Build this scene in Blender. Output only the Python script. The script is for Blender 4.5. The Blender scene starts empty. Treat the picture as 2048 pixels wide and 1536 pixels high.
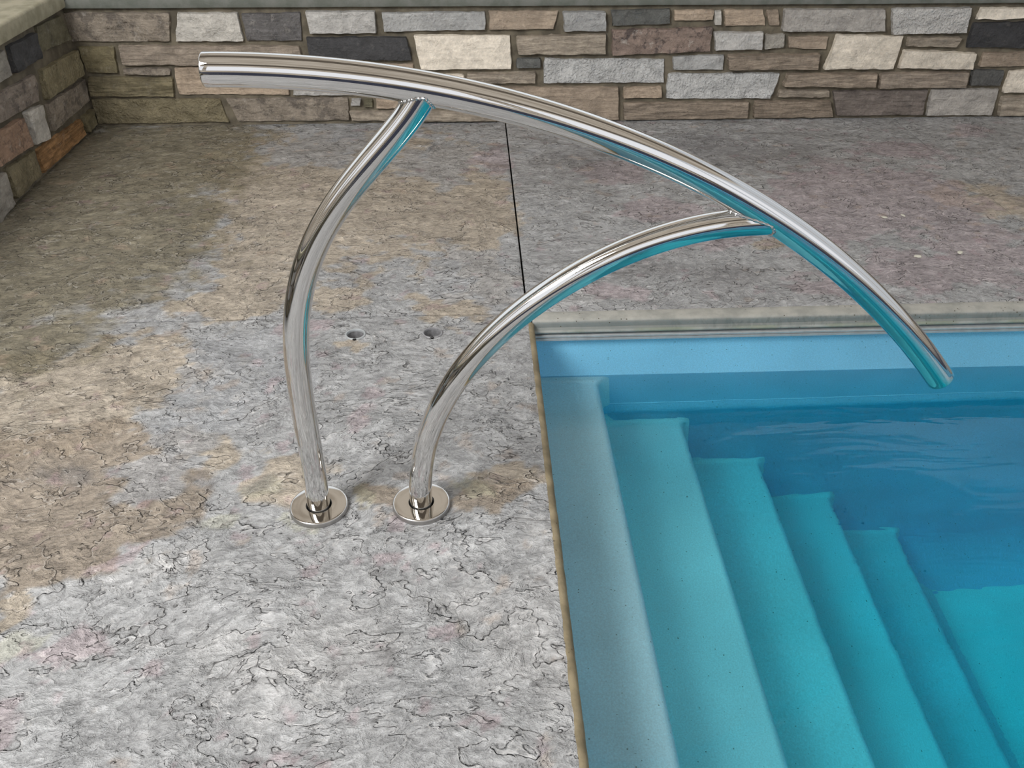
import bpy, bmesh, math, random
import numpy as np
from mathutils import Vector, Matrix, noise, Quaternion
random.seed(7)
col = bpy.context.scene.collection
sc = bpy.context.scene
PI = math.pi
# ---------------------------------------------------------------- measured data (metres; z = 0 is the deck, camera stands at x = y = 0)
BACK = [
 ('mauve', [(-1.688, 0.483), (-1.248, 0.478), (-1.274, 0.358), (-1.69, 0.361)]),
 ('light', [(-1.22, 0.478), (-0.971, 0.477), (-0.963, 0.358), (-1.255, 0.36)]),
 ('darkmix', [(-0.961, 0.474), (-0.709, 0.475), (-0.718, 0.359), (-0.956, 0.359)]),
 ('light', [(-0.696, 0.482), (-0.398, 0.478), (-0.402, 0.388), (-0.682, 0.388)]),
 ('olive', [(-1.672, 0.347), (-1.512, 0.346), (-1.522, 0.231), (-1.654, 0.232)]),
 ('strata', [(-1.496, 0.349), (-0.735, 0.341), (-0.724, 0.257), (-1.497, 0.265)]),
 ('char', [(-0.704, 0.376), (-0.275, 0.375), (-0.256, 0.272), (-0.702, 0.281)]),
 ('mauve', [(-1.5, 0.254), (-1.297, 0.252), (-1.304, 0.218), (-1.507, 0.224)]),
 ('tan', [(-1.288, 0.256), (-0.788, 0.252), (-0.809, 0.131), (-1.289, 0.136)]),
 ('olivestrata', [(-1.663, 0.221), (-1.294, 0.214), (-1.308, 0.128), (-1.67, 0.133)]),
 ('olivepit', [(-1.673, 0.125), (-1.113, 0.122), (-1.089, 0.014), (-1.67, 0.011)]),
 ('mauve', [(-1.094, 0.122), (-0.549, 0.121), (-0.555, 0.018), (-1.052, 0.015)]),
 ('light', [(-0.541, 0.117), (-0.494, 0.116), (-0.498, 0.079), (-0.545, 0.079)]),
 ('olive', [(-0.485, 0.116), (-0.443, 0.116), (-0.445, 0.071), (-0.49, 0.072)]),
 ('tan', [(-0.432, 0.116), (-0.186, 0.113), (-0.188, 0.064), (-0.437, 0.067)]),
 ('strata', [(-0.555, 0.061), (0.113, 0.057), (0.108, 0.004), (-0.551, 0.014)]),
 ('light', [(-0.785, 0.21), (-0.437, 0.211), (-0.442, 0.127), (-0.795, 0.128)]),
 ('strata', [(-0.426, 0.211), (-0.168, 0.209), (-0.168, 0.124), (-0.434, 0.124)]),
 ('tan', [(-0.157, 0.161), (0.111, 0.159), (0.106, 0.068), (-0.161, 0.071)]),
 ('tan', [(-0.702, 0.269), (-0.256, 0.265), (-0.259, 0.218), (-0.708, 0.222)]),
 ('cream', [(-0.251, 0.382), (0.17, 0.379), (0.175, 0.235), (-0.226, 0.234)]),
 ('strata', [(0.193, 0.375), (0.58, 0.382), (0.586, 0.295), (0.197, 0.296)]),
 ('light', [(-0.374, 0.474), (0.062, 0.475), (0.064, 0.398), (-0.374, 0.392)]),
 ('tan', [(0.074, 0.478), (0.377, 0.476), (0.354, 0.399), (0.073, 0.396)]),
 ('light', [(0.388, 0.473), (0.574, 0.472), (0.584, 0.389), (0.395, 0.39)]),
 ('dark', [(0.592, 0.48), (0.845, 0.481), (0.856, 0.416), (0.604, 0.41)]),
 ('tan', [(0.862, 0.477), (1.039, 0.478), (1.039, 0.43), (0.868, 0.427)]),
 ('mottle', [(0.604, 0.398), (1.04, 0.407), (1.042, 0.304), (0.61, 0.288)]),
 ('dark', [(0.193, 0.285), (0.302, 0.284), (0.303, 0.237), (0.193, 0.238)]),
 ('pit', [(0.313, 0.281), (0.848, 0.276), (0.855, 0.169), (0.312, 0.171)]),
 ('strata', [(-0.023, 0.222), (0.28, 0.226), (0.281, 0.171), (-0.025, 0.174)]),
 ('cream', [(-0.244, 0.218), (-0.036, 0.216), (-0.037, 0.171), (-0.247, 0.173)]),
 ('tan', [(0.123, 0.161), (0.651, 0.156), (0.667, 0.005), (0.122, 0.011)]),
 ('tan', [(0.67, 0.156), (0.846, 0.157), (0.856, 0.101), (0.674, 0.101)]),
 ('brown', [(0.674, 0.087), (1.255, 0.086), (1.257, 0.005), (0.685, 0.005)]),
 ('light', [(0.877, 0.286), (1.11, 0.292), (1.116, 0.222), (0.889, 0.224)]),
 ('pit', [(0.863, 0.213), (1.375, 0.209), (1.346, 0.096), (0.869, 0.098)]),
 ('light', [(1.038, 0.473), (1.067, 0.476), (1.077, 0.412), (1.044, 0.41)]),
 ('tan', [(1.077, 0.477), (1.251, 0.478), (1.274, 0.405), (1.091, 0.405)]),
 ('tan', [(1.26, 0.475), (1.319, 0.474), (1.332, 0.406), (1.284, 0.407)]),
 ('grey', [(1.34, 0.478), (1.78, 0.475), (1.801, 0.379), (1.342, 0.382)]),
 ('pit', [(1.803, 0.479), (2.157, 0.478), (2.168, 0.371), (1.835, 0.366)]),
 ('cream', [(2.198, 0.476), (2.467, 0.478), (2.485, 0.429), (2.19, 0.425)]),
 ('char', [(2.183, 0.417), (2.488, 0.421), (2.532, 0.303), (2.184, 0.31)]),
 ('light', [(1.047, 0.389), (1.267, 0.384), (1.272, 0.309), (1.062, 0.306)]),
 ('grey', [(1.275, 0.379), (1.362, 0.377), (1.371, 0.312), (1.278, 0.309)]),
 ('tan', [(1.376, 0.366), (1.557, 0.368), (1.56, 0.304), (1.385, 0.312)]),
 ('cream', [(1.59, 0.372), (1.893, 0.366), (1.878, 0.22), (1.56, 0.221)]),
 ('strata', [(1.911, 0.36), (2.156, 0.357), (2.131, 0.312), (1.91, 0.317)]),
 ('cream', [(1.905, 0.306), (2.239, 0.291), (2.243, 0.216), (1.9, 0.224)]),
 ('tan', [(2.273, 0.292), (2.536, 0.292), (2.561, 0.225), (2.265, 0.227)]),
 ('brown', [(1.119, 0.291), (1.535, 0.294), (1.537, 0.222), (1.132, 0.224)]),
 ('brown', [(1.402, 0.209), (1.812, 0.207), (1.818, 0.142), (1.393, 0.148)]),
 ('strata', [(1.826, 0.208), (2.233, 0.21), (2.237, 0.136), (1.833, 0.134)]),
 ('dark', [(2.247, 0.217), (2.398, 0.216), (2.396, 0.142), (2.253, 0.144)]),
 ('cream', [(2.415, 0.213), (2.566, 0.212), (2.604, 0.109), (2.415, 0.11)]),
 ('strata', [(1.382, 0.138), (1.613, 0.132), (1.625, 0.095), (1.376, 0.1)]),
 ('darktan', [(1.622, 0.128), (2.069, 0.128), (2.071, 0.015), (1.671, 0.013)]),
 ('grey', [(2.08, 0.134), (2.398, 0.131), (2.404, 0.007), (2.089, 0.009)]),
 ('strata', [(2.417, 0.097), (2.608, 0.097), (2.642, 0.004), (2.432, 0.004)]),
 ('brown', [(1.276, 0.087), (1.625, 0.087), (1.662, 0.007), (1.28, 0.007)]),
]
LEFT = [
 ('olive', [(3.574, 0.493), (3.803, 0.482), (3.85, 0.373), (3.538, 0.396)]),
 ('char', [(3.312, 0.482), (3.55, 0.477), (3.521, 0.38), (3.294, 0.385)]),
 ('grey', [(3.163, 0.485), (3.287, 0.48), (3.278, 0.386), (3.142, 0.389)]),
 ('olivepit', [(3.498, 0.35), (3.867, 0.331), (3.854, 0.228), (3.474, 0.235)]),
 ('mauve', [(3.036, 0.371), (3.443, 0.351), (3.4, 0.254), (3.016, 0.278)]),
 ('mauve', [(3.468, 0.228), (3.871, 0.209), (3.851, 0.114), (3.451, 0.119)]),
 ('light', [(3.281, 0.254), (3.432, 0.239), (3.404, 0.103), (3.275, 0.127)]),
 ('rust', [(3.004, 0.263), (3.25, 0.246), (3.252, 0.135), (2.953, 0.154)]),
 ('orange', [(3.288, 0.112), (3.718, 0.086), (3.727, 0.011), (3.274, 0.012)]),
 ('olive', [(3.735, 0.088), (3.857, 0.086), (3.862, 0.012), (3.751, 0.008)]),
 ('olivepit', [(3.02, 0.136), (3.258, 0.119), (3.251, 0.021), (3.012, 0.021)]),
 ('grey', [(2.863, 0.13), (3.004, 0.133), (2.988, 0.013), (2.849, -0.006)]),
]
TOP = [(-0.4083, 0.9197), (-0.3798, 0.9188), (-0.3021, 0.9158), (-0.2248, 0.9107), (-0.1435, 0.9001), (-0.0432, 0.8838), (0.0368, 0.8642), (0.1611, 0.8275), (0.2742, 0.7845), (0.3552, 0.7489), (0.4743, 0.687), (0.5781, 0.6238), (0.6497, 0.57), (0.7299, 0.4999), (0.8156, 0.4223), (0.888, 0.3487), (0.923, 0.3056)]
LEGL = [(-0.3498, -0.0091), (-0.3494, 0.0056), (-0.349, 0.1051), (-0.3463, 0.2406), (-0.3469, 0.3428), (-0.3412, 0.4169), (-0.3308, 0.4776), (-0.303, 0.5756), (-0.2602, 0.6527), (-0.2034, 0.7314), (-0.1396, 0.8031), (-0.097, 0.8513), (-0.0814, 0.874)]
LEGR = [(-0.1306, -0.0073), (-0.1301, 0.0104), (-0.1162, 0.1447), (-0.0935, 0.2291), (-0.0646, 0.2991), (-0.0167, 0.3689), (0.0393, 0.4342), (0.0885, 0.4852), (0.186, 0.5559), (0.289, 0.6115), (0.369, 0.6362), (0.4437, 0.6473), (0.4932, 0.6531)]
BLOBS = {
 'olive': [(-1.61, 3.2, 0.479, 0.803), (-1.25, 3.42, 0.342, 0.561), (-1.39, 2.48, 0.248, 0.401), (-1.16, 2.68, 0.264, 0.414), (-1.25, 2.03, 0.191, 0.153)],
 'tan': [(-0.54, 2.95, 0.411, 0.526), (-0.13, 3.07, 0.241, 0.514), (-0.78, 3.4, 0.282, 0.33), (-0.99, 1.88, 0.312, 0.161), (-1.09, 1.7, 0.242, 0.18), (-0.47, 2.27, 0.105, 0.076), (-0.08, 2.21, 0.119, 0.064), (0.01, 2.72, 0.085, 0.468), (-0.45, 1.47, 0.078, 0.084), (0.05, 1.43, 0.1, 0.05), (1.93, 2.92, 0.149, 0.225), (1.77, 2.98, 0.057, 0.093), (0.99, 2.59, 0.084, 0.067), (-0.35, 3.54, 0.189, 0.177), (-0.76, 2.25, 0.178, 0.089), (-0.64, 1.59, 0.07, 0.065), (-0.35, 1.99, 0.041, 0.025), (-0.89, 1.13, 0.038, 0.025), (-0.71, 2.43, 0.125, 0.264)],  # the blob between the right base plate and the pool edge paints leg shadow
 'brown': [(-0.95, 1.51, 0.269, 0.19), (-0.86, 1.27, 0.193, 0.084), (-0.77, 1.4, 0.14, 0.111), (-0.24, 1.41, 0.055, 0.045), (-0.0, 1.38, 0.082, 0.041), (-0.98, 1.35, 0.157, 0.135)],  # the two blobs just right of the base plates paint the legs' soft shadow
 'mauve': [(1.51, 2.97, 0.393, 0.32), (1.15, 2.8, 0.232, 0.25), (1.48, 2.38, 0.288, 0.149), (0.55, 3.22, 0.138, 0.129), (0.67, 2.89, 0.109, 0.131), (1.71, 2.54, 0.168, 0.219), (0.81, 2.71, 0.122, 0.12), (1.08, 2.31, 0.109, 0.07), (-0.25, 1.78, 0.028, 0.03), (-0.44, 2.11, 0.043, 0.044), (-0.29, 1.66, 0.048, 0.043), (-0.8, 0.86, 0.049, 0.056), (-0.73, 1.03, 0.054, 0.033), (0.11, 3.4, 0.082, 0.14), (1.8, 3.46, 0.191, 0.117), (2.22, 3.69, 0.112, 0.091), (0.45, 2.27, 0.091, 0.046), (-0.72, 1.22, 0.03, 0.024), (-0.21, 1.34, 0.021, 0.018)],
 'blue': [(-0.67, 1.8, 0.101, 0.153), (-0.65, 3.55, 0.231, 0.178), (-0.14, 3.36, 0.162, 0.219), (-0.7, 1.68, 0.085, 0.099), (0.01, 2.39, 0.109, 0.163), (-0.75, 1.51, 0.057, 0.07), (-0.67, 2.01, 0.096, 0.101), (0.74, 3.5, 0.423, 0.176), (-0.54, 1.96, 0.081, 0.147)],
 'yellow': [(-0.82, 1.05, 0.037, 0.029), (-0.56, 1.31, 0.042, 0.029), (-0.49, 1.45, 0.033, 0.033), (-0.44, 1.34, 0.026, 0.021), (-0.04, 1.41, 0.029, 0.032), (-0.28, 1.39, 0.02, 0.025)],
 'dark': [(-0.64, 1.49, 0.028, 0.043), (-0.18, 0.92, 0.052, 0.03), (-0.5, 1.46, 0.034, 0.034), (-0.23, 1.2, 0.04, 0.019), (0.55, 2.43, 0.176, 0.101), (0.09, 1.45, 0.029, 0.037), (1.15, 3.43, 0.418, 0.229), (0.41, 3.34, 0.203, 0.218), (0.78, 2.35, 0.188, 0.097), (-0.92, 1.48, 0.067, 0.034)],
 'light': [(0.07, 1.07, 0.084, 0.233), (-0.33, 0.96, 0.219, 0.124), (-0.66, 1.19, 0.118, 0.053), (0.26, 2.24, 0.181, 0.06), (-0.02, 1.1, 0.115, 0.073)],
}
BACKWIN = (.68, .72, .76, 1); SIDEWIN = (.42, .44, .47, 1); NEARWIN = (.70, .71, .75, 1)
WSTR = 1.0; EXPO = 0.55
AREAS = [('skylight', (-2.2, -.2, 3.0), (-.1, 1.3, 0), 1.25, 118, (1, .99, .98), 1.5)]
CAM_H = 1.29
YW = 3.877      # face of the back stone wall
XW = -1.689     # face of the left stone wall
XE = 0.1465     # deck edge along the pool
YJ = 2.173      # joint line / start of the far coping
YP = 2.135      # far wall of the pool
ZW = -0.204     # water level
YR = 1.3687     # vertical plane of the grab rail
XFAR = 7.0
def yj(x): return YJ + 0.007*(x-0.1)

# ---------------------------------------------------------------- helpers
def srgb(r, g, b):
    f = lambda c: (c/255/12.92) if c/255 <= 0.04045 else ((c/255+0.055)/1.055)**2.4
    return (f(r), f(g), f(b), 1.0)
def link(name, me, parent=None, mat=None, smooth=False):
    o = bpy.data.objects.new(name, me); col.objects.link(o)
    if mat: me.materials.append(mat)
    if smooth:
        me.polygons.foreach_set('use_smooth', [True]*len(me.polygons))
    if parent: o.parent = parent
    return o
def mesh(name, verts, faces):
    me = bpy.data.meshes.new(name); me.from_pydata([tuple(v) for v in verts], [], faces); me.update(); return me
def tag(o, label=None, cat=None, group=None, kind=None):
    for k, v in (('label', label), ('category', cat), ('group', group), ('kind', kind)):
        if v: o[k] = v
    return o
def empty(name, loc=(0,0,0)):
    o = bpy.data.objects.new(name, None); col.objects.link(o); o.location = loc; o.empty_display_size = .1; return o
def fix_normals(me):
    bm = bmesh.new(); bm.from_mesh(me); bmesh.ops.recalc_face_normals(bm, faces=bm.faces); bm.to_mesh(me); bm.free()
def sharp(o, ang=35):
    me = o.data
    me.polygons.foreach_set('use_smooth', [True]*len(me.polygons))
    me.set_sharp_from_angle(angle=math.radians(ang))
def sstep(a, b, x):
    if a == b: return 1.0 if x >= a else 0.0
    t = max(0, min(1, (x-a)/(b-a))); return t*t*(3-2*t)
def fbm(x, y, z=0, o=4):
    s = 0; a = 1; n = 0
    for i in range(o):
        s += a*noise.noise(Vector((x, y, z))); n += a; x *= 2.03; y *= 2.03; z = z*2.03+3.1; a *= .55
    return s/n
def extrude_profile(prof, p0, p1, axis, seg=1, closed=True, wob=None):
    """prof: 2-D section; axis 'x': section in (y,z), run along x; axis 'y': section in (x,z), run along y"""
    vs = []; fs = []; n = len(prof)
    for i in range(seg+1):
        s = p0+(p1-p0)*i/seg
        for a, b in prof:
            q = (s, a, b) if axis == 'x' else (a, s, b)
            vs.append(wob(q) if wob else q)
    for i in range(seg):
        for j in range(n if closed else n-1):
            k = (j+1) % n
            fs.append((i*n+j, (i+1)*n+j, (i+1)*n+k, i*n+k))
    if closed:
        fs.append(tuple(range(n))); fs.append(tuple(seg*n+j for j in reversed(range(n))))
    return vs, fs
def sweep(pts, r, nseg=48, cap=True, bevel=0.0):
    """round tube along pts with parallel-transported frames; optional small edge bevels at both ends"""
    P = [Vector(p) for p in pts]
    n = len(P); T = []
    for i in range(n):
        T.append((P[min(i+1, n-1)]-P[max(i-1, 0)]).normalized())
    u = Vector((0, 1, 0)); u = (u-T[0]*u.dot(T[0])).normalized()
    rings = []
    rad = r if callable(r) else (lambda i: r)
    for i in range(n):
        if i: 
            u = (u-T[i]*u.dot(T[i])).normalized()
        v = T[i].cross(u)
        rings.append((P[i], u.copy(), v, rad(i)))
    if bevel:
        def end(R, s):
            p, u_, v_, rr = R; t = T[0] if s < 0 else T[-1]
            return [(p+t*s*bevel*math.sin(a), u_, v_, rr-bevel*(1-math.cos(a))) for a in (PI/8, PI/4, 3*PI/8, PI/2)]
        rings = list(reversed(end(rings[0], -1)))+rings+end(rings[-1], 1)
    vs = []; fs = []
    for p, u_, v_, rr in rings:
        for k in range(nseg):
            a = 2*PI*k/nseg; vs.append(p+u_*rr*math.cos(a)+v_*rr*math.sin(a))
    m = len(rings)
    for i in range(m-1):
        for k in range(nseg):
            k2 = (k+1) % nseg
            fs.append((i*nseg+k, i*nseg+k2, (i+1)*nseg+k2, (i+1)*nseg+k))
    if cap:
        fs.append(tuple(reversed(range(nseg)))); fs.append(tuple((m-1)*nseg+k for k in range(nseg)))
    return vs, fs
def lathe(prof, c=(0,0,0), nseg=96, closed=False):
    vs = []; fs = []; n = len(prof)
    for k in range(nseg):
        a = 2*PI*k/nseg
        for r, z in prof: vs.append((c[0]+r*math.cos(a), c[1]+r*math.sin(a), c[2]+z))
    for k in range(nseg):
        k2 = (k+1) % nseg
        for j in range(n if closed else n-1):
            j2 = (j+1) % n
            fs.append((k*n+j, k2*n+j, k2*n+j2, k*n+j2))
    return vs, fs

# ---------------------------------------------------------------- node helper
class NT:
    def __init__(s, name):
        s.m = bpy.data.materials.new(name); s.m.use_nodes = True
        s.t = s.m.node_tree; s.t.nodes.clear(); s.out = s.n('ShaderNodeOutputMaterial')
    def n(s, typ, **kw):
        nd = s.t.nodes.new(typ)
        for k, v in kw.items(): setattr(nd, k, v)
        return nd
    def set(s, sock, v):
        if isinstance(v, bpy.types.NodeSocket): s.t.links.new(v, sock)
        elif v is not None: sock.default_value = v
    def math(s, op, a, b=None, c=None, clamp=False):
        nd = s.n('ShaderNodeMath', operation=op, use_clamp=clamp)
        for i, v in enumerate((a, b, c)):
            if v is not None: s.set(nd.inputs[i], v)
        return nd.outputs[0]
    def mix(s, f, a, b, mode='MIX'):
        nd = s.n('ShaderNodeMix', data_type='RGBA', blend_type=mode)
        s.set(nd.inputs[0], f); s.set(nd.inputs[6], a); s.set(nd.inputs[7], b); return nd.outputs[2]
    def noise(s, vec, scale, detail=4, rough=.55, dist=0, lac=2.0, out=0):
        nd = s.n('ShaderNodeTexNoise'); s.set(nd.inputs['Vector'], vec)
        nd.inputs['Scale'].default_value = scale; nd.inputs['Detail'].default_value = detail
        nd.inputs['Roughness'].default_value = rough; nd.inputs['Distortion'].default_value = dist
        nd.inputs['Lacunarity'].default_value = lac
        return nd.outputs[out]
    def vor(s, vec, scale, feature='F1', out='Distance', rnd=1):
        nd = s.n('ShaderNodeTexVoronoi', feature=feature); s.set(nd.inputs['Vector'], vec)
        nd.inputs['Scale'].default_value = scale; nd.inputs['Randomness'].default_value = rnd
        return nd.outputs[out]
    def ramp(s, v, a, b, c=0., d=1., smooth=True):
        nd = s.n('ShaderNodeMapRange', interpolation_type='SMOOTHSTEP' if smooth else 'LINEAR')
        for i, x in enumerate((v, a, b, c, d)): s.set(nd.inputs[i], x)
        return nd.outputs[0]
    def obj(s): return s.n('ShaderNodeTexCoord').outputs['Object']
    def mapping(s, vec, scale=(1,1,1), rot=(0,0,0), loc=(0,0,0)):
        nd = s.n('ShaderNodeMapping'); s.set(nd.inputs[0], vec)
        nd.inputs['Scale'].default_value = scale; nd.inputs['Rotation'].default_value = rot; nd.inputs['Location'].default_value = loc
        return nd.outputs[0]
    def attr(s, name, out='Color'):
        nd = s.n('ShaderNodeAttribute'); nd.attribute_name = name; return nd.outputs[out]
    def bump(s, h, strength, dist, normal=None):
        nd = s.n('ShaderNodeBump'); nd.inputs['Strength'].default_value = strength; nd.inputs['Distance'].default_value = dist
        s.set(nd.inputs['Height'], h)
        if normal: s.set(nd.inputs['Normal'], normal)
        return nd.outputs[0]
    def bsdf(s, color, rough=.6, metal=0., normal=None, spec=.5):
        nd = s.n('ShaderNodeBsdfPrincipled')
        s.set(nd.inputs['Base Color'], color); s.set(nd.inputs['Roughness'], rough); s.set(nd.inputs['Metallic'], metal)
        nd.inputs['Specular IOR Level'].default_value = spec
        if normal: s.set(nd.inputs['Normal'], normal)
        s.t.links.new(nd.outputs[0], s.out.inputs[0]); return nd

# ---------------------------------------------------------------- materials
def m_deck():
    s = NT('stamped_concrete'); P = s.obj()
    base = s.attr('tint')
    w = s.noise(P, 3.0, 2, .5, out=1)
    warp = s.n('ShaderNodeVectorMath', operation='SCALE'); s.set(warp.inputs[0], w); warp.inputs['Scale'].default_value = .12
    add = s.n('ShaderNodeVectorMath', operation='ADD'); s.set(add.inputs[0], P); s.set(add.inputs[1], warp.outputs[0])
    Q = s.mapping(add.outputs[0], scale=(1, 1.5, 1), rot=(0, 0, math.radians(-28)))
    def terrace(vec, scale, steps, detail, rough, width):
        n = s.noise(vec, scale, detail, rough, .25)
        t = s.math('MULTIPLY', n, steps)
        fr = s.math('FRACT', t); fl = s.math('FLOOR', t)
        e = s.ramp(fr, 1-width, 1.0)
        h = s.math('ADD', fl, e)
        return s.math('DIVIDE', h, steps), fr, n
    h1, f1, n1 = terrace(Q, 2.2, 9.0, 5, .68, .08)
    h2, f2, n2 = terrace(s.mapping(Q, loc=(3.1, 7.7, 0)), 6.8, 7.0, 5, .68, .14)
    gate = s.ramp(s.noise(s.mapping(P, loc=(9, 2, 0)), 4.5, 2), .40, .62)
    fine = s.noise(Q, 48, 4, .74, .8)
    wr = s.noise(s.mapping(Q, loc=(1, 5, 2)), 24, 4, .72, .5)
    grain = s.noise(P, 420, 2, .6)
    # ledge tints: release pigment plus painted crease shade below, painted highlights on top
    c1 = s.math('MULTIPLY', s.ramp(f1, .80, .95), s.ramp(f1, 1.0, .97))
    c1 = s.math('MULTIPLY', c1, s.ramp(s.noise(P, 9, 3, .6), .42, .62))
    c2 = s.math('MULTIPLY', s.ramp(f2, .74, .93), s.ramp(f2, 1.0, .96))
    c2 = s.math('MULTIPLY', c2, s.ramp(s.noise(s.mapping(P, loc=(4, 4, 0)), 14, 3, .6), .45, .6))
    hi = s.math('MULTIPLY', s.ramp(f1, .0, .03), s.ramp(f1, .10, .03))
    c = s.mix(s.math('MULTIPLY', c1, .38), base, srgb(84, 80, 76))
    c = s.mix(s.math('MULTIPLY', c2, .28), c, srgb(80, 78, 78))
    c = s.mix(s.math('MULTIPLY', hi, .25), c, srgb(215, 212, 208))
    v = s.math('MULTIPLY', s.ramp(fine, .3, .7, .64, 1.32, smooth=False), s.ramp(n2, .3, .7, .84, 1.14, smooth=False))
    vv = s.n('ShaderNodeVectorMath', operation='SCALE'); s.set(vv.inputs[0], c); s.set(vv.inputs['Scale'], v)
    v2 = s.ramp(wr, .3, .7, .70, 1.28, smooth=False)  # wrinkle tone, relief shading put into the colour
    vw = s.n('ShaderNodeVectorMath', operation='SCALE'); s.set(vw.inputs[0], vv.outputs[0]); s.set(vw.inputs['Scale'], v2)
    v3 = s.ramp(grain, .3, .7, .90, 1.10, smooth=False)
    vg = s.n('ShaderNodeVectorMath', operation='SCALE'); s.set(vg.inputs[0], vw.outputs[0]); s.set(vg.inputs['Scale'], v3)
    b = s.bump(h1, 1.0, .075)
    b = s.bump(s.math('MULTIPLY', h2, gate), 1., .028, b)
    b = s.bump(wr, .9, .010, b)
    b = s.bump(fine, 1.0, .0055, b)
    s.bsdf(vg.outputs[0], .52, 0, b, .45)
    return s.m
def m_concrete(name, c1, c2, streak=False, rough=.75, pits=True):
    s = NT(name); P = s.obj()
    n = s.noise(P, 14, 6, .6)
    c = s.mix(s.ramp(n, .35, .65), c1, c2)
    if streak:   # dark drips on the vertical face only
        st = s.noise(s.mapping(P, scale=(34, 1, 20), rot=(0, .5, 0)), 1.3, 5, .7, .5)
        z = s.n('ShaderNodeSeparateXYZ'); s.set(z.inputs[0], P)
        m = s.math('MULTIPLY', s.ramp(z.outputs[2], -.003, -.009), s.ramp(z.outputs[2], -.033, -.027))
        c = s.mix(s.math('MULTIPLY', s.math('MULTIPLY', s.ramp(st, .48, .60), s.ramp(s.noise(P, 3.5, 3, .6), .38, .6)), s.math('MULTIPLY', m, .6)), c, srgb(82, 88, 82))
        c = s.mix(s.math('MULTIPLY', m, .75), c, srgb(120, 126, 124))
        g = s.noise(P, 6, 2); lip = s.ramp(z.outputs[2], -.026, -.03)
        c = s.mix(s.math('MULTIPLY', s.math('MULTIPLY', s.ramp(g, .45, .6), lip), .5), c, srgb(140, 148, 122))
    h = n
    if pits:
        v = s.vor(P, 70); pm = s.math('MULTIPLY', s.ramp(v, .16, .08), s.ramp(s.noise(P, 9, 1), .5, .6))
        c = s.mix(pm, c, srgb(88, 80, 62))
        h = s.math('SUBTRACT', n, s.math('MULTIPLY', pm, 1.2))
    b = s.bump(h, .6, .004); b = s.bump(s.noise(P, 160, 4, .65), .5, .0015, b)
    s.bsdf(c, rough, 0, b, .3); return s.m
def m_stone():
    s = NT('ledge_stone'); P = s.obj()
    base = s.attr('tint'); k = s.n('ShaderNodeSeparateColor'); s.set(k.inputs[0], s.attr('kindmix'))
    strata, pit, mott = k.outputs
    off = s.attr('shift', 'Vector')
    ad = s.n('ShaderNodeVectorMath', operation='ADD'); s.set(ad.inputs[0], P); s.set(ad.inputs[1], off)
    Q = ad.outputs[0]
    ns = s.noise(s.mapping(Q, scale=(1, 1, 9)), 9, 6, .62, .6)
    nm = s.noise(Q, 13, 7, .68, .5)
    nf = s.noise(Q, 75, 5, .65)
    npit = s.noise(Q, 95, 2, .5)
    v = s.ramp(nm, .3, .7, .78, 1.2, smooth=False)
    a = s.math('MULTIPLY', s.ramp(nf, .3, .7, .86, 1.14, smooth=False), v)
    st = s.math('ADD', 1.0, s.math('MULTIPLY', s.math('SUBTRACT', s.ramp(ns, .36, .64, 0., 1.), .5), s.math('MULTIPLY', strata, .7)))
    a = s.math('MULTIPLY', a, st)
    vv = s.n('ShaderNodeVectorMath', operation='SCALE'); s.set(vv.inputs[0], base); s.set(vv.inputs['Scale'], a)
    dk = s.math('MULTIPLY', s.ramp(s.noise(s.mapping(Q, loc=(5, 5, 5)), 17, 6, .7), .50, .60), mott)
    c = s.mix(s.math('MULTIPLY', dk, .8), vv.outputs[0], srgb(48, 46, 50))
    lt = s.math('MULTIPLY', s.ramp(s.noise(s.mapping(Q, loc=(9, 1, 5)), 24, 6, .75), .56, .66), s.math('MULTIPLY', mott, .5))
    c = s.mix(lt, c, srgb(205, 200, 190))
    b = s.bump(nm, .9, .014)
    b = s.bump(s.math('MULTIPLY', ns, strata), .9, .014, b)
    b = s.bump(s.math('MULTIPLY', npit, pit), 1., .009, b)
    b = s.bump(nf, .8, .0025, b)
    s.bsdf(c, .8, 0, b, .25); return s.m
def m_chrome(name='polished_stainless', rough=.035, tint=(.74,.735,.72,1)):
    s = NT(name); P = s.obj()
    n = s.noise(s.mapping(P, scale=(1, 1, 1)), 900, 2, .5)
    sm = s.noise(P, 30, 4, .6)
    s.bsdf(tint, s.ramp(sm, .3, .7, rough*.7, rough*1.6), 1., s.bump(n, .015, .0003)); return s.m
def m_flange():
    s = NT('brushed_shaded_plate'); P = s.obj(); nz = s.n('ShaderNodeSeparateXYZ'); s.set(nz.inputs[0], s.n('ShaderNodeNewGeometry').outputs['Normal'])
    side = s.ramp(nz.outputs[2], .75, .35)  # plate edge gets a darker metal colour, shade painted by normal
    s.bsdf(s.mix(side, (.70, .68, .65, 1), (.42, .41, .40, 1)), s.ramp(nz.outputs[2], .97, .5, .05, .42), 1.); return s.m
def m_simple(name, c, rough=.6, metal=0., nscale=40, amp=.12, bdist=.001):
    s = NT(name); P = s.obj(); n = s.noise(P, nscale, 4, .6)
    v = s.ramp(n, .3, .7, 1-amp, 1+amp, smooth=False)
    vv = s.n('ShaderNodeVectorMath', operation='SCALE'); vv.inputs[0].default_value = c[:3]; s.set(vv.inputs['Scale'], v)
    s.bsdf(vv.outputs[0], rough, metal, s.bump(n, .4, bdist)); return s.m
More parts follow.
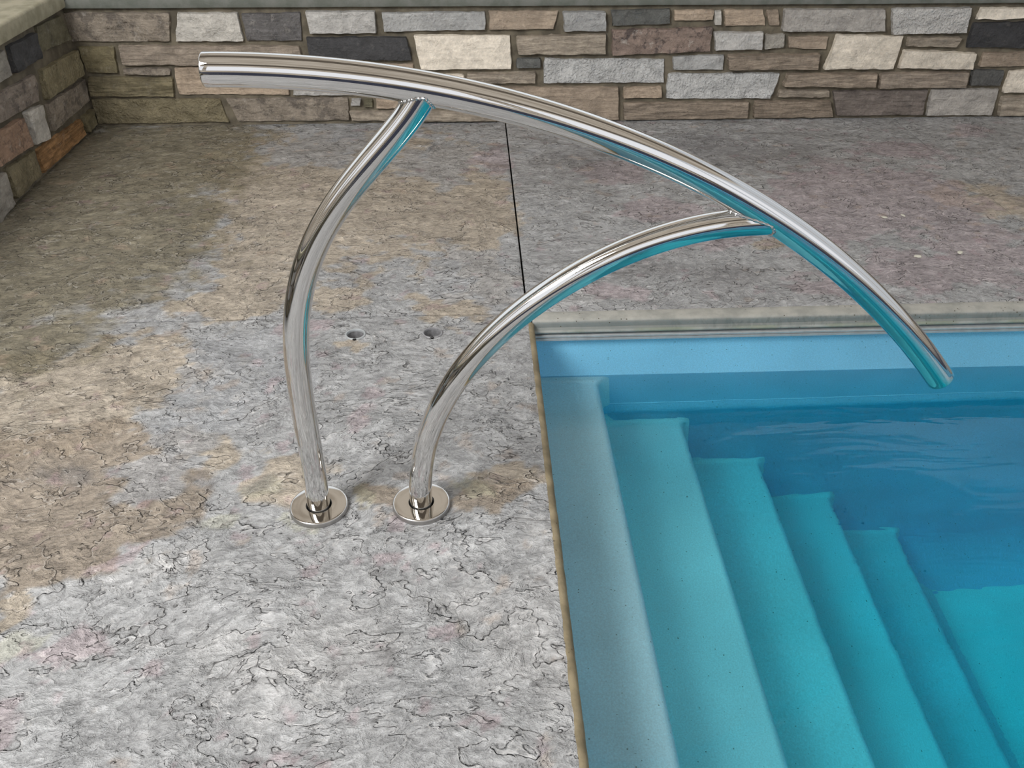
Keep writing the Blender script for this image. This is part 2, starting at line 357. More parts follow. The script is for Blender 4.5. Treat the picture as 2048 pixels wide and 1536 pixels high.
def m_pool(name, c):
    s = NT(name); P = s.obj()
    n = s.noise(P, 2.2, 3, .5)
    cc = s.mix(s.ramp(n, .35, .65), c, tuple(x*.86 for x in c[:3])+(1,))
    fine = s.noise(P, 260, 3, .7)
    v = s.ramp(fine, .3, .7, .86, 1.14, smooth=False)
    vv = s.n('ShaderNodeVectorMath', operation='SCALE'); s.set(vv.inputs[0], cc); s.set(vv.inputs['Scale'], v)
    vr = s.vor(P, 75); cs = s.ramp(vr, .15, .09)
    gate = s.ramp(s.noise(s.mapping(P, loc=(3, 3, 3)), 50, 2), .54, .60)
    c2 = s.mix(s.math('MULTIPLY', s.math('MULTIPLY', cs, gate), .75), vv.outputs[0], srgb(20, 48, 52))
    s.bsdf(c2, .35, 0, None, .4); return s.m
def m_water():
    s = NT('pool_water'); P = s.obj()
    n1 = s.noise(s.mapping(P, scale=(.55, 1.9, 1)), 4.5, 3, .55, .6)
    b = s.bump(n1, .5, .0045)
    g = s.n('ShaderNodeBsdfGlass'); g.inputs['IOR'].default_value = 1.333; g.inputs['Roughness'].default_value = 0
    g.inputs['Color'].default_value = (1, 1, 1, 1); s.set(g.inputs['Normal'], b)
    s.t.links.new(g.outputs[0], s.out.inputs[0])
    a = s.n('ShaderNodeVolumeAbsorption'); a.inputs['Color'].default_value = (.0, .95, .985, 1); a.inputs['Density'].default_value = 1.35
    s.t.links.new(a.outputs[0], s.out.inputs['Volume']); return s.m

M = dict(deck=m_deck(), cop=m_concrete('coping_concrete', srgb(178,177,170), srgb(152,153,147), True),
         nose=m_concrete('exposed_edge', srgb(150,138,112), srgb(118,108,86)),
         cap=m_concrete('cap_stone', srgb(122,124,118), srgb(104,108,100), pits=False),
         mortar=m_concrete('mortar', srgb(120,112,96), srgb(90,84,72), pits=False),
         stone=m_stone(), chrome=m_chrome(), weld=m_chrome('weld_metal', .14, (.6,.6,.6,1)),
         flange=m_flange(),
         alu=m_simple('aluminium', srgb(176,180,182), .4, .25), black=m_simple('black_gap', srgb(14,14,14), .9),
         bronze=m_simple('socket_metal', srgb(150,150,152), .4, .3, 90, .3), sub=m_simple('sub_base', srgb(40,36,32), .95),
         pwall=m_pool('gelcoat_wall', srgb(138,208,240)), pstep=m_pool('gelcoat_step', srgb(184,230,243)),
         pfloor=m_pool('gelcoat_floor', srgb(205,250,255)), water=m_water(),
         chip=m_simple('pale_chip', srgb(205,203,190), .7))

# ---------------------------------------------------------------- deck
TINT = dict(base=(163,164,165), olive=(128,121,101), tan=(172,161,145), brown=(146,134,119), mauve=(164,148,152),
            blue=(161,163,166), yellow=(178,178,152), dark=(122,120,120), light=(184,183,182))
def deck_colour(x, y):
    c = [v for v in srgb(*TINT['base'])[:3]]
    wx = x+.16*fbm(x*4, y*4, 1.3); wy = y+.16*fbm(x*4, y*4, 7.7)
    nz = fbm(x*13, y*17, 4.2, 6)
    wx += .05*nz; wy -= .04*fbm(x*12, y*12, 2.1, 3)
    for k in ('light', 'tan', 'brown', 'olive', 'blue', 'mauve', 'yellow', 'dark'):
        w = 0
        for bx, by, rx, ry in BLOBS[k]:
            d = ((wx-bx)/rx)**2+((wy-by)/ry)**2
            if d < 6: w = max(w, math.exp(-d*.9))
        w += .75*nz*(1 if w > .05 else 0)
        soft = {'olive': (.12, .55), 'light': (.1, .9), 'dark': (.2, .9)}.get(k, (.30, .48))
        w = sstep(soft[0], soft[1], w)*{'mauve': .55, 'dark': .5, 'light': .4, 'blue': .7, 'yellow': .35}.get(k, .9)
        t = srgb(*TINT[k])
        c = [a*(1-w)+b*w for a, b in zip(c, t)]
    # small scattered stain flecks
    fl = fbm(x*16+40, y*16, 9.9, 4)
    if fl > .22:
        w = sstep(.22, .32, fl)*.35; t = srgb(170, 150, 132) if fbm(x*1.5, y*1.5, 3) > 0 else srgb(160, 132, 138)
        c = [a*(1-w)+b*w for a, b in zip(c, t)]
    return c
HOLES = [(-0.3454, 2.0707), (-0.1288, 2.0703)]
HR = 0.0262
def slab(x0, x1, y0, y1, step, vs, fs, cols, holes=()):
    nx = max(2, int((x1-x0)/step)); base = len(vs)
    f0 = y0 if callable(y0) else (lambda x: y0); f1 = y1 if callable(y1) else (lambda x: y1)
    ny = max(2, int((f1(x0)-f0(x0))/step))
    for i in range(nx+1):
        x = x0+(x1-x0)*i/nx
        a, b = f0(x), f1(x)
        for j in range(ny+1):
            y = a+(b-a)*j/ny
            z = .0018*fbm(x*5, y*7, 0, 3)
            xx, yy = x, y
            e = min(i, nx-i, j, ny-j)
            if e == 0:
                z = -.0025
                if i in (0, nx): xx += .0012*fbm(x*3, y*60, 5, 3)*(1 if i else -1)
            vs.append([xx, yy, z]); cols.append(deck_colour(x, y))
    idx = lambda i, j: base+i*(ny+1)+j
    bad = {}
    for hx, hy in holes:
        for i in range(nx+1):
            if abs(x0+(x1-x0)*i/nx-hx) > .05: continue
            for j in range(ny+1):
                v = vs[idx(i, j)]
                if math.hypot(v[0]-hx, v[1]-hy) < HR: bad[idx(i, j)] = (hx, hy)
    touched = {}
    for i in range(nx):
        for j in range(ny):
            q = (idx(i, j), idx(i+1, j), idx(i+1, j+1), idx(i, j+1))
            b = [bad[k] for k in q if k in bad]
            if b:
                for k in q:
                    if k not in bad: touched[k] = b[0]
                continue
            fs.append(q)
    for k, (hx, hy) in touched.items():
        v = vs[k]; d = math.hypot(v[0]-hx, v[1]-hy); v[0] = hx+(v[0]-hx)*HR/d; v[1] = hy+(v[1]-hy)*HR/d; v[2] = 0
    # skirt round the border
    ring = [idx(i, 0) for i in range(nx+1)]+[idx(nx, j) for j in range(1, ny+1)]+[idx(i, ny) for i in range(nx-1, -1, -1)]+[idx(0, j) for j in range(ny-1, 0, -1)]
    b2 = len(vs)
    for k in ring: vs.append([vs[k][0], vs[k][1], -.03]); cols.append([.03, .03, .028])
    m = len(ring)
    for q in range(m): fs.append((ring[(q+1) % m], ring[q], b2+q, b2+(q+1) % m))
vs, fs, cols = [], [], []
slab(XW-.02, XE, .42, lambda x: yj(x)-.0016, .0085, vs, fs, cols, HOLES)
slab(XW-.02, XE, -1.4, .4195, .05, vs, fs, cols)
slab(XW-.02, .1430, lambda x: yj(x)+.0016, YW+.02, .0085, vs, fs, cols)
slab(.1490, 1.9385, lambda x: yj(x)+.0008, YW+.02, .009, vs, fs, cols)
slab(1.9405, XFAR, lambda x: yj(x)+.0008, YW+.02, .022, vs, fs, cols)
me = mesh('floor', vs, fs)
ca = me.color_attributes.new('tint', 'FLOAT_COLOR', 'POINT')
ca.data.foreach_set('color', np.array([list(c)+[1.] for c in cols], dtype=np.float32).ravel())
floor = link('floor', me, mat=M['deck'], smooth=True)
me.set_sharp_from_angle(angle=math.radians(50))
tag(floor, kind='structure')
# dark bed seen at the bottom of the saw cuts
def slab_box(x0, x1, y0, y1, z0, z1):
    v = [(x, y, z) for z in (z0, z1) for y in (y0, y1) for x in (x0, x1)]
    return v, [(0,2,3,1),(4,5,7,6),(0,1,5,4),(2,6,7,3),(0,4,6,2),(1,3,7,5)]
def merge(parts):
    V, F = [], []
    for v, f in parts:
        b = len(V); V += [tuple(p) for p in v]; F += [tuple(i+b for i in q) for q in f]
    return V, F
# bed is cut out under the two anchor sockets by stopping short: it lies 12 cm down there
v, f = merge([slab_box(XW-.3, .13, -1.4, 1.98, -.12, -.029), slab_box(XW-.3, .13, 2.15, YW+.3, -.12, -.029),
              slab_box(.13, XFAR, 2.16, YW+.3, -.12, -.029), slab_box(XW-.3, -.42, 1.98, 2.15, -.12, -.029),
              slab_box(-.42, .13, 1.98, 2.15, -.16, -.13)])
sb = link('trim_3', mesh('sub_base', v, f), mat=M['sub']); tag(sb, kind='structure')

# far coping nose
def arc(cx, cz, r, a0, a1, n): return [(cx+r*math.cos(math.radians(a0+(a1-a0)*i/n)), cz+r*math.sin(math.radians(a0+(a1-a0)*i/n))) for i in range(n+1)]
prof = [(2.19, -.001), (2.1745, -.001), (2.1725, 0.0)]+[(2.150, .0)]+arc(2.137, -.013, .013, 90, 180, 6)+[(2.1245, -.024), (2.119, -.027)]+arc(2.123, -.035, .007, 150, 240, 4)+[(2.124, -.0445), (2.19, -.0445)]
prof[0:3] = [(2.1742, -.03), (2.1742, -.001), (2.1730, 0.0)]
def wobx(q):
    x, y, z = q
    return (x, y+.0009*fbm(x*7, y*30, z*30)+.007*(x-.1)*(1 if y > 2.14 else .6), z+.0006*fbm(x*9, y*30+5, z*30))
prof[-1] = (2.1742, -.0445)
v, f = extrude_profile(prof, XE+.012, XFAR, 'x', 400, True, wobx)
me = mesh('trim_1', v, f); fix_normals(me); o = link('trim_1', me, mat=M['cop']); sharp(o, 50); tag(o, kind='structure')
# exposed-aggregate bullnose along the near slab
prof = [(XE-.03, -.004), (XE+.0005, -.002)]+arc(XE+.002, -.016, .0145, 85, 0, 6)+[(XE+.0175, -.030)]+arc(XE+.0115, -.034, .0055, 0, -90, 3)+[(XE-.03, -.040)]
def woby(q):
    x, y, z = q
    return (x+.0016*fbm(x*40, y*28, z*40, 4), y, z+.0012*fbm(x*40+9, y*30, z*40, 3))
v, f = extrude_profile(prof, -1.4, 2.122, 'y', 700, True, woby)
me = mesh('trim_2', v, f); fix_normals(me); o = link('trim_2', me, mat=M['nose']); sharp(o, 60); tag(o, kind='structure')

# ---------------------------------------------------------------- anchor sockets
for i, (hx, hy) in enumerate(HOLES):
    root = empty('anchor_socket', (hx, hy, 0))
    tag(root, ['round metal anchor socket in the deck, farther from the pool, brighter rim',
               'round metal anchor socket in the deck, nearer the pool edge, darker rim'][i], 'socket', 'anchor sockets in the deck')
    rim = [(.0235, -.004), (.0238, .0010), (.0250, .0030), (.0268, .0034), (.0290, .0016), (.0290, -.004)]
    v, f = lathe(rim, closed=True, nseg=64); o = link('rim', mesh('rim', v, f), root, M['alu' if i == 0 else 'bronze']); fix_normals(o.data); sharp(o, 40)
    cup = [(.0238, -.002), (.0238, -.040), (.0230, -.046), (.0001, -.047)]
    v, f = lathe(cup, nseg=64); o = link('cup', mesh('cup', v, f), root, M['bronze']); sharp(o, 40)
    wedge = [(.0001, .006), (.0045, .006), (.0055, .004), (.0055, -.004), (.0001, -.004)]
    v, f = lathe([(r, z*.3-.0002) for r, z in wedge], nseg=24); o = link('bolt_hole_dot', mesh('bolt_hole_dot', v, f), root, M['black']); o.location = (0.0, -.0270, .0016)  # flat black disc, the shade inside the bolt hole painted as colour
    o['label'] = 'black disc for the dark wedge bolt hole'

# ---------------------------------------------------------------- stone walls
KIND = { # colour(s), (strata, pit, mottle), protrusion
 'mauve': ([(134,125,113),(138,128,118)], (.3,.5,.55), .020), 'light': ([(172,170,166),(160,160,158),(184,180,172)], (.15,.5,.05), .024),
 'darkmix': ([(96,94,93)], (.2,.3,.45), .020), 'olive': ([(116,108,84),(104,100,82)], (.2,.3,.3), .020),
 'strata': ([(150,140,126),(144,133,120),(156,146,132)], (.6,.1,.1), .026), 'char': ([(68,68,69),(60,60,61)], (.1,.4,.15), .022),
 'tan': ([(164,148,130),(152,138,122)], (.4,.2,.05), .020), 'olivestrata': ([(116,108,86)], (.7,.2,.2), .020),
 'olivepit': ([(128,120,96),(120,112,90)], (.1,.9,.15), .022), 'cream': ([(214,205,190),(206,197,182)], (.15,.3,.0), .026),
 'dark': ([(94,95,92),(90,90,88)], (.1,.5,.2), .022), 'mottle': ([(138,122,112)], (.2,.5,.8), .022),
 'pit': ([(176,176,174),(182,180,176)], (.0,1.3,.05), .024), 'brown': ([(134,122,108),(140,128,114)], (.75,.1,.05), .026),
 'grey': ([(146,142,134),(156,152,146)], (.2,.4,.15), .022), 'darktan': ([(112,104,98)], (.5,.2,.25), .020),
 'rust': ([(146,122,104)], (.2,.3,.6), .022), 'orange': ([(150,116,80)], (.9,.2,.25), .020)}
def stone_patch(quad, kind, V, F, C, K, S, to3d, res=.0075, rim=.010):
    cl, km, prot = KIND[kind]
    c = srgb(*random.choice(cl)); j = random.uniform(1.06, 1.26); c = [x*j for x in c[:3]]
    A, B, Cc, D = [Vector(p) for p in quad]   # TL TR BR BL
    g = .0035
    A = A+Vector((-g, g)); B = B+Vector((g, g)); Cc = Cc+Vector((g, -g)); D = D+Vector((-g, -g))
    W = ((B-A).length+(Cc-D).length)/2; Hh = ((A-D).length+(B-Cc).length)/2
    if W < .01 or Hh < .01: return
    nu = max(6, int(W/res)); nv = max(5, int(Hh/res)); base = len(V)
    sh = (random.uniform(-20, 20), random.uniform(-20, 20), random.uniform(-20, 20))
    prot *= random.uniform(.75, 1.25)
    tilt = (random.uniform(-.004, .004), random.uniform(-.005, .003))
    amp = .0075*(1+.6*km[1])
    def warp(t, n):  # cluster lines at the borders
        return t
    for i in range(nu+1):
        u = i/nu
        for k in range(nv+1):
            w = k/nv
            p = A*(1-u)*(1-w)+B*u*(1-w)+Cc*u*w+D*(1-u)*w
            du = min(u, 1-u)*W; dw = min(w, 1-w)*Hh
            s_ = min(du, dw); corner = math.hypot(max(0, .014-du), max(0, .014-dw))
            e = 1-sstep(.0, .02, s_)
            px = p.x+e*.010*fbm(p.x*22+sh[0], p.y*22, 1+sh[1], 3); pz = p.y+e*.0085*fbm(p.x*16+sh[1], p.y*22, 5+sh[0], 3)
            # round the corners a little
            if corner > .012: px += (.004 if u < .5 else -.004); pz += (-.004 if w < .5 else .004)
            t = min(1, s_/rim); out = -.006+(prot+.006)*math.sqrt(max(0, 1-(1-t)**2.4))
            out += tilt[0]*(u-.5)*2*t+tilt[1]*(.5-w)*2*t
            out += t*(amp*fbm(p.x*14+sh[0], p.y*(14+60*km[0]*.4), sh[2], 4)*1.6)
            V.append(to3d(px, pz, out)); C.append(c+[1.]); K.append([km[0], km[1], km[2], 1.]); S.append(sh)
    for i in range(nu):
        for k in range(nv):
            a = base+i*(nv+1)+k; F.append((a, a+1, a+nv+2, a+nv+1))
def fill_courses(u0, u1, dirn, rows=5, top=.482, bot=.010):
    out = []; hs = [random.uniform(.7, 1.3) for _ in range(rows)]; t = sum(hs); z = top
    pick = ['strata','tan','light','grey','brown','mauve','pit','cream','olive','char','light','strata','grey']
    for r in range(rows):
        h = (top-bot)*hs[r]/t; z1 = z-h; u = u0-random.uniform(0, .12)*(1 if r else 0)
        u = u0
        while u < u1:
            w = random.uniform(.14, .36); g = .007; sl = random.uniform(-.012, .012)
            out.append((random.choice(pick), [(u+g, z-g*.8), (u+w-g, z-g*.8), (u+w-g+sl, z1+g*.8), (u+g+sl*.5, z1+g*.8)]))
            u += w
        z = z1
    return out
def build_wall(name, stones, to3d, body, mortar_grid):
    V, F, C, K, S = [], [], [], [], []
    for kind, q in stones: stone_patch(q, kind, V, F, C, K, S, to3d)
    ns = len(F); nvs = len(V)
    b = len(V); mv, mf = mortar_grid
    V += mv; F += [tuple(i+b for i in q) for q in mf]
    b = len(V); bv, bf = body
    V += bv; F += [tuple(i+b for i in q) for q in bf]
    n2 = len(V)-nvs
    C += [[.1,.1,.1,1.]]*n2; K += [[0,0,0,1.]]*n2; S += [(0,0,0)]*n2
    me = mesh(name, V, F); me.materials.append(M['stone']); me.materials.append(M['mortar'])
    mi = np.ones(len(F), dtype=np.int32); mi[:ns] = 0; me.polygons.foreach_set('material_index', mi)
    for nm, dat in (('tint', C), ('kindmix', K)):
        a = me.color_attributes.new(nm, 'FLOAT_COLOR', 'POINT'); a.data.foreach_set('color', np.array(dat, dtype=np.float32).ravel())
    a = me.attributes.new('shift', 'FLOAT_VECTOR', 'POINT'); a.data.foreach_set('vector', np.array(S, dtype=np.float32).ravel())
    o = link(name, me, smooth=True); tag(o, kind='structure'); me.set_sharp_from_angle(angle=math.radians(60)); return o
def mgrid(u0, u1, z0, z1, to3d, st=.012):
    nu = int((u1-u0)/st); nv = int((z1-z0)/st); V = []; F = []
    for i in range(nu+1):
        for k in range(nv+1):
            u = u0+(u1-u0)*i/nu; z = z0+(z1-z0)*k/nv
            V.append(to3d(u, z, .004+.004*fbm(u*18, z*18, 2, 3)))
    for i in range(nu):
        for k in range(nv):
            a = i*(nv+1)+k; F.append((a, a+nv+1, a+nv+2, a+1))
    return V, F
ZC = .4965
right = [(k, q) for k, q in fill_courses(2.72, XFAR-.05, 1)]
build_wall('wall_back', BACK+right, lambda u, z, o: (u, YW-o, z), slab_box(XW-.15, XFAR, YW+.001, YW+.28, -.03, ZC+.002), mgrid(XW-.01, XFAR, -.01, ZC, lambda u, z, o: (u, YW-o, z)))
leftfill = [(k, q) for k, q in fill_courses(0.0, 2.84, 1, 4)]
# nearer courses on the left wall stop where the measured stones start
build_wall('wall_left', LEFT+leftfill, lambda u, z, o: (XW+o, u, z), slab_box(XW-.13, XW-.001, -1.4, YW+.28, -.03, ZC+.002), mgrid(-1.4, YW+.01, -.01, ZC+.01, lambda u, z, o: (XW+o, u, z), .014))

# stone caps
def wobc(q):
    x, y, z = q; return (x+.002*fbm(x*9, y*9, z*20), y+.002*fbm(x*9+3, y*9, z*20), z+.0018*fbm(x*8, y*8+3, z*9))
yf = YW-.026
cp = [(yf, ZC), (yf-.002, ZC+.004), (yf-.002, ZC+.052), (yf+.004, ZC+.060), (YW+.31, ZC+.060), (YW+.31, ZC)]
v, f = extrude_profile(cp, XW-.16, XFAR, 'x', 220, True, wobc)
me = mesh('cap', v, f); fix_normals(me); o = link('trim_4', me, mat=M['cap']); sharp(o, 40); tag(o, kind='structure')
xf = XW+.026
cp = [(xf, ZC+.006), (xf+.002, ZC+.010), (xf+.002, ZC+.056)]+arc(xf-.010, ZC+.056, .012, 10, 90, 4)+[(XW-.145, ZC+.068), (XW-.145, ZC+.006)]
v, f = extrude_profile(cp, -1.4, yf-.003, 'y', 160, True, wobc)
capl = m_concrete('cap_stone_left', srgb(176,170,148), srgb(150,146,124), pits=False)
me = mesh('cap_left', v, f); fix_normals(me); o = link('trim_5', me, mat=capl); sharp(o, 40); tag(o, kind='structure')

# rough ground outside the low walls
v, f = merge([slab_box(XW-8, XFAR+4, YW+.281, YW+9, -.2, -.1), slab_box(XW-8, XW-.131, -4, YW+.280, -.2, -.1)])
gr = link('ground', mesh('ground', v, f), mat=m_simple('gravel_ground', srgb(120, 114, 104), .9, 0, 60, .4, .01)); tag(gr, kind='structure')
# ---------------------------------------------------------------- pool
pool = empty('swimming_pool', (XE, YP, -.2))
tag(pool, 'blue fibreglass swimming pool shell with moulded entry steps beside the grey stamped deck', 'swimming pool')
def child(name, me, mat, ang=40, label=None):
    o = link(name, me, mat=mat); o.parent = pool; o.matrix_parent_inverse = Matrix.Translation((-XE, -YP, .2)); sharp(o, ang)
    if label: o['label'] = label
    return o
XS, RUN, ZS, RISE = .3625, .2768, -.232, .2868
ZF = -1.60; XL = .152; XR = 6.6; YN = -1.4
# far wall: flat upper band, small moulded ledge, cove to the floor
pr = [(YP+.15, -.0445), (YP, -.0445), (YP, -.398)]+arc(YP-.006, -.405, .006, 60, -30, 3)[::1]+[(YP-.010, -.425), (YP-.010, -.452), (YP-.002, -.462), (YP-.004, ZF+.16)]+arc(YP-.164, ZF+.16, .16, 0, -90, 8)+[(YP-.164, ZF-.05), (YP+.15, ZF-.05)]
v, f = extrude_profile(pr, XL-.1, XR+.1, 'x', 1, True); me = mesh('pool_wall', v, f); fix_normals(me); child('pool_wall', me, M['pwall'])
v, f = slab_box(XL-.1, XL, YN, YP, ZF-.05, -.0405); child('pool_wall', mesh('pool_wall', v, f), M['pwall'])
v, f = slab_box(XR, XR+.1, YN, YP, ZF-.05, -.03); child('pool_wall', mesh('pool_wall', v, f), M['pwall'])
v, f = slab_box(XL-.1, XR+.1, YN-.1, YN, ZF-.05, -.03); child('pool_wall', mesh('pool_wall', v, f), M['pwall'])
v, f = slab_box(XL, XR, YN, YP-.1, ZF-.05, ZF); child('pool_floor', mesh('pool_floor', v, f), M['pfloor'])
def flare(d, R): return 0 if d >= R else R-math.sqrt(max(0, R*R-(R-d)**2))
ys = [YN+(YP-.09-YN)*i/30 for i in range(31)]+[YP-.09+.09*i/22 for i in range(1, 23)]
for k in range(5):
    xa = XL if k == 0 else XS+RUN*(k-1)-.02; xn = XS+RUN*k; zt = ZS-RISE*k; zn = zt-RISE if k < 4 else ZF
    r = .022; rc = .035 if k < 4 else .10
    sec = [(xa, zt, 0), (xa+.03, zt, 0), ((xa+xn)/2, zt, 0)]
    sec += [(xn-r+r*math.sin(a), zt-r+r*math.cos(a), 1) for a in [math.radians(90*i/6) for i in range(7)]]
    sec += [(xn+.012, zn+rc, 1)]
    sec += [(xn+.012+rc-rc*math.cos(a), zn+rc-rc*math.sin(a), 1) for a in [math.radians(90*i/5) for i in range(1, 6)]]
    sec += [(xn+.012+rc, zn-.02, 0), (xa, zn-.02, 0)]
    V = []; F = []; n = len(sec)
    for y in ys:
        d = YP-y; fx = flare(d, .035); fz = flare(d, .02)
        for x, z, m in sec:
            V.append((x+(fx if m else 0), y, z+(fz if (m or z == zt) else 0)))
    for i in range(len(ys)-1):
        for j in range(n):
            j2 = (j+1) % n; F.append((i*n+j, (i+1)*n+j, (i+1)*n+j2, i*n+j2))
    F.append(tuple(range(n))); F.append(tuple((len(ys)-1)*n+j for j in reversed(range(n))))
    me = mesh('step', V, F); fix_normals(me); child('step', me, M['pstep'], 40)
# water body
nx, ny = 1, 1
v, f = slab_box(XL-.02, XR+.02, YN-.02, YP+.02, ZF-.02, ZW)
o = link('pool_water', mesh('pool_water', v, f), mat=M['water'])
tag(o, 'clear turquoise water filling the pool over the steps', 'water')
# aluminium cover track under the far coping
yt = YP-.016
tr = [(yt+.004, -.0475), (yt, -.0475), (yt-.002, -.049), (yt-.002, -.0545), (yt+.003, -.0555), (yt+.003, -.0565), (yt-.0035, -.0575), (yt-.0035, -.0640), (yt, -.0655), (YP-.0002, -.0655), (YP-.0002, -.0475)]
v, f = extrude_profile(tr, XE+.021, XR, 'x', 60, True); me = mesh('cover_track', v, f); fix_normals(me)
o = link('cover_track', me, mat=M['alu']); sharp(o, 25); tag(o, 'long thin grooved aluminium track under the far concrete pool coping', 'track')

# ---------------------------------------------------------------- grab rail
rail = empty('grab_rail', (-.24, YR, 0))
tag(rail, 'polished stainless steel curved pool grab rail with two arched legs on round base plates', 'handrail')
def rchild(name, me, mat, label=None, ang=40):
    o = link(name, me, mat=mat); o.parent = rail; o.matrix_parent_inverse = Matrix.Translation((.24, -YR, 0)); sharp(o, ang)
    if label: o['label'] = label
    return o
def smooth_fit(pts, deg, n, w0=None):
    P = np.array(pts); s = np.r_[0, np.cumsum(np.hypot(*np.diff(P, axis=0).T))]; s /= s[-1]
    w = np.ones(len(P)); w[0] = w[-1] = 3
    fx = np.polyfit(s, P[:, 0], deg, w=w); fz = np.polyfit(s, P[:, 1], deg, w=w)
    t = np.linspace(0, 1, n); return [(float(np.polyval(fx, a)), YR, float(np.polyval(fz, a))) for a in t]
RT, RL = .0262, .0243
top = smooth_fit(TOP, 4, 120)
legl = smooth_fit(LEGL, 5, 90); legr = smooth_fit(LEGR, 5, 90)
def straight_base(L):  # settle the foot exactly vertical into the plate
    x0 = L[0][0]; out = []
    for x, y, z in L:
        w = sstep(.0, .10, z); out.append((x0*(1-w)+x*w if z < .10 else x, y, z))
    return [(x0, YR, .0008)]+[p for p in out if p[2] > .006]
legl = straight_base(legl); legr = straight_base(legr)
def dist_top(p):
    best = 9
    for i in range(len(top)-1):
        a = Vector(top[i]); b = Vector(top[i+1]); t = max(0, min(1, (p-a).dot(b-a)/(b-a).length_squared))
        best = min(best, (p-(a+(b-a)*t)).length)
    return best
v, f = sweep(top, RT, 96, True, .003); rchild('top_tube', mesh('top_tube', v, f), M['chrome'])
for L in (legl, legr):
    T = (Vector(L[-1])-Vector(L[-4])).normalized(); e = Vector(L[-1])
    while dist_top(e+T*.002) < dist_top(e)-1e-5: e = e+T*.002; L.append(tuple(e))
    v, f = sweep(L, RL, 80, False); rchild('leg', mesh('leg', v, f), M['chrome'])
    # weld bead where the leg meets the top tube
    E = Vector(L[-1]); T = (Vector(L[-1])-Vector(L[-4])).normalized(); U = Vector((0, 1, 0)); Vv = T.cross(U)
    ring = []
    for k in range(120):
        a = 2*PI*k/120; q = E+(U*math.cos(a)+Vv*math.sin(a))*(RL+.0008)
        s0 = -.2
        while s0 < .03 and dist_top(q+T*s0) > RT+.0008: s0 += .0015
        ring.append(q+T*s0)
    ring2 = [sum((ring[(i+d) % 120] for d in (-2,-1,0,1,2)), Vector())/5 for i in range(120)]
    nb = 10; V = []; F = []
    for i, p in enumerate(ring2):
        tg = (ring2[(i+1) % 120]-ring2[i-1]).normalized(); n1 = tg.cross(T).normalized(); n2 = tg.cross(n1)
        rr = .0024+.0007*math.sin(i*2*PI/120*34)
        for k in range(nb):
            a = 2*PI*k/nb; V.append(p+n1*rr*math.cos(a)+n2*rr*math.sin(a))
    for i in range(120):
        for k in range(nb):
            i2 = (i+1) % 120; k2 = (k+1) % nb; F.append((i*nb+k, i2*nb+k, i2*nb+k2, i*nb+k2))
    me = mesh('weld_bead', V, F); fix_normals(me); rchild('weld_bead', me, M['weld'])
    R = .0618
    pf = [(RL+.0022, .001), (RL+.0022, .0090), (RL+.0034, .0108), (R-.0045, .0125), (R-.0022, .0120), (R-.0006, .0104), (R, .0080), (R+.0004, .0008), (R-.004, .0006)]
    v, f = lathe(pf, (L[0][0], YR, 0), 128); me = mesh('base_plate', v, f); fix_normals(me); o = rchild('base_plate', me, M['flange'], ang=50)
    v, f = lathe([(RL-.0005, .0045), (RL+.0024, .0045)], (L[0][0], YR, 0), 64); me = mesh('gap_shade_ring', v, f); rchild('gap_shade_ring', me, M['black'], 'black ring for the gap shade')  # black ring painted where the gap round the leg is in shade

# ---------------------------------------------------------------- pale chips stuck in the far deck
for i, (x, y, r) in enumerate([(1.452, 2.482, .011), (1.604, 2.505, .010), (1.536, 2.80, .008), (1.463, 2.787, .009)]):
    bm = bmesh.new(); bmesh.ops.create_icosphere(bm, subdivisions=3, radius=1)
    for vv in bm.verts:
        n_ = noise.noise(vv.co*1.7+Vector((i*5, 0, 0)))
        vv.co = Vector((vv.co.x*r*(1.2+.4*n_), vv.co.y*r*(.8+.3*n_), max(-.3, vv.co.z)*r*.35*(1+.3*n_)))
    me = bpy.data.meshes.new('stone_chip'); bm.to_mesh(me); bm.free()
    o = link('stone_chip', me, mat=M['chip'], smooth=True); o.location = (x, y, .002); o.rotation_euler = (0, 0, i*.9)
    tag(o, ['whitish chip on the mauve deck, nearest the pool coping and left of its neighbour', 'greyish chip on the mauve deck, rightmost of the two nearest the pool coping',
            'small pale chip further back on the mauve deck, right one of the rear pair', 'small pale chip further back on the mauve deck, left one of the rear pair'][i], 'chip', 'pale chips on the far deck')

# ---------------------------------------------------------------- world: overcast daylight through openings around a dark covered terrace
w = bpy.data.worlds.new('world'); sc.world = w; w.use_nodes = True
t = w.node_tree; t.nodes.clear()
class WN(NT):
    def __init__(s, tree): s.t = tree; s.out = s.n('ShaderNodeOutputWorld')
s = WN(t)
g = s.n('ShaderNodeTexCoord').outputs['Generated']
xyz = s.n('ShaderNodeSeparateXYZ'); s.set(xyz.inputs[0], g); dx, dy, dz = xyz.outputs
el = s.math('ARCSINE', dz)                       # elevation
az = s.math('ARCTAN2', dy, dx)                   # 0 = +X, pi/2 = +Y
R_ = math.radians
added_beam = s.ramp(s.math('SINE', s.math('MULTIPLY', s.math('DIVIDE', dy, s.math('MAXIMUM', dz, .12)), 5.0)), .55, .75)  # unseen ceiling beams, added to streak the chrome reflections
ceil_ = s.mix(s.ramp(s.noise(g, 6, 3), .35, .65), (.25, .215, .175, 1), (.38, .34, .29, 1))
ceil_ = s.mix(added_beam, ceil_, (.09, .075, .06, 1))
def band(lo, hi, soft=1.5): return s.math('MULTIPLY', s.ramp(el, R_(lo-soft), R_(lo+soft)), s.ramp(el, R_(hi+soft), R_(hi-soft)))
def added_mull(k, ph, w0): return s.ramp(s.math('ABSOLUTE', s.math('SINE', s.math('MULTIPLY_ADD', az, k, ph))), w0, w0+.04)  # unseen mullions, added to break up the bright bands in the chrome
sy = s.ramp(dy, .25, .35); sny = s.ramp(dy, -.25, -.4); sx = s.ramp(dx, .45, .6)
wb = s.math('MULTIPLY', sy, band(12, 36.0, .8))
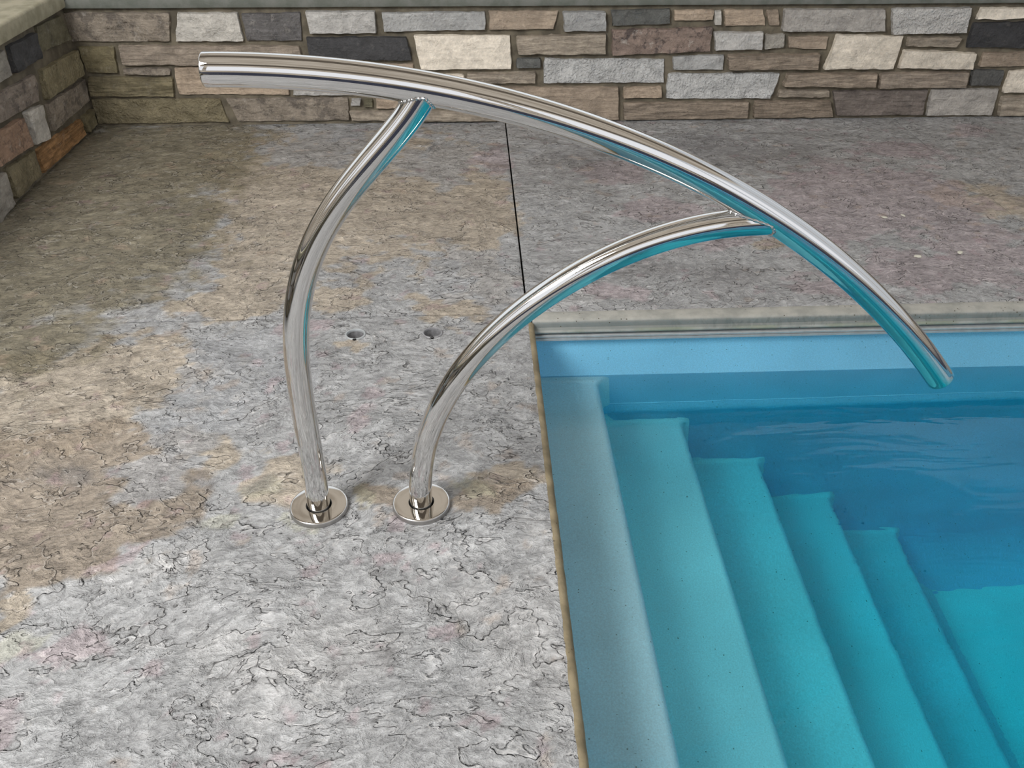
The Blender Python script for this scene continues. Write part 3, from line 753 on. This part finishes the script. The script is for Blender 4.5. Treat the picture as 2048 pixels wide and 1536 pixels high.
wn = s.math('MULTIPLY', s.math('MULTIPLY', sny, band(9, 33, 2)), added_mull(5.0, .4, .22))
wx_ = s.math('MULTIPLY', s.math('MULTIPLY', sx, band(4, 36, 1.5)), added_mull(6.0, 0., .12))
c = ceil_
c = s.mix(wb, c, BACKWIN); c = s.mix(wx_, c, SIDEWIN); c = s.mix(wn, c, NEARWIN)
c = s.mix(s.ramp(el, 0.02, -0.05), c, (.035, .038, .055, 1))  # navy below the horizon, added as a dark stripe for the chrome
bg = s.n('ShaderNodeBackground'); s.set(bg.inputs[0], c); bg.inputs[1].default_value = WSTR
t.links.new(bg.outputs[0], s.out.inputs[0])
w.cycles.sampling_method = 'MANUAL'; w.cycles.sample_map_resolution = 1024

def area(name, loc, target, size, power, colr=(1,1,1), sy=None):
    l = bpy.data.lights.new(name, 'AREA'); l.shape = 'RECTANGLE'; l.size = size; l.size_y = sy or size; l.energy = power; l.color = colr
    o = bpy.data.objects.new(name, l); col.objects.link(o); o.location = loc
    o.rotation_euler = (Vector(target)-Vector(loc)).to_track_quat('-Z', 'Y').to_euler(); return o
for a in AREAS: area(*a)

# ---------------------------------------------------------------- camera
pitch, yaw, roll = 0.61798299, 0.04686706, 0.00444286
cy, sy_ = math.cos(yaw), math.sin(yaw)
fw = Vector((sy_*math.cos(pitch), cy*math.cos(pitch), -math.sin(pitch)))
rt = Vector((cy, -sy_, 0)); up = rt.cross(fw)
r2 = math.cos(roll)*rt+math.sin(roll)*up; u2 = -math.sin(roll)*rt+math.cos(roll)*up
cd = bpy.data.cameras.new('camera'); cam = bpy.data.objects.new('camera', cd); col.objects.link(cam)
cam.matrix_world = Matrix(((r2.x, u2.x, -fw.x, 0), (r2.y, u2.y, -fw.y, 0), (r2.z, u2.z, -fw.z, CAM_H), (0, 0, 0, 1)))
cd.sensor_fit = 'HORIZONTAL'; cd.sensor_width = 36; cd.lens = 1716.0*36/2048; cd.clip_start = .02; cd.clip_end = 100
sc.camera = cam
sc.view_settings.view_transform = 'Standard'; sc.view_settings.look = 'None'; sc.view_settings.exposure = EXPO; sc.view_settings.gamma = 1
sc.cycles.use_denoising = True
sc.cycles.max_bounces = 14; sc.cycles.diffuse_bounces = 5; sc.cycles.glossy_bounces = 6; sc.cycles.transmission_bounces = 8
sc.cycles.use_adaptive_sampling = True; sc.cycles.adaptive_threshold = .05; sc.cycles.adaptive_min_samples = 12
sc.cycles.caustics_reflective = True; sc.cycles.caustics_refractive = True; sc.cycles.blur_glossy = .5
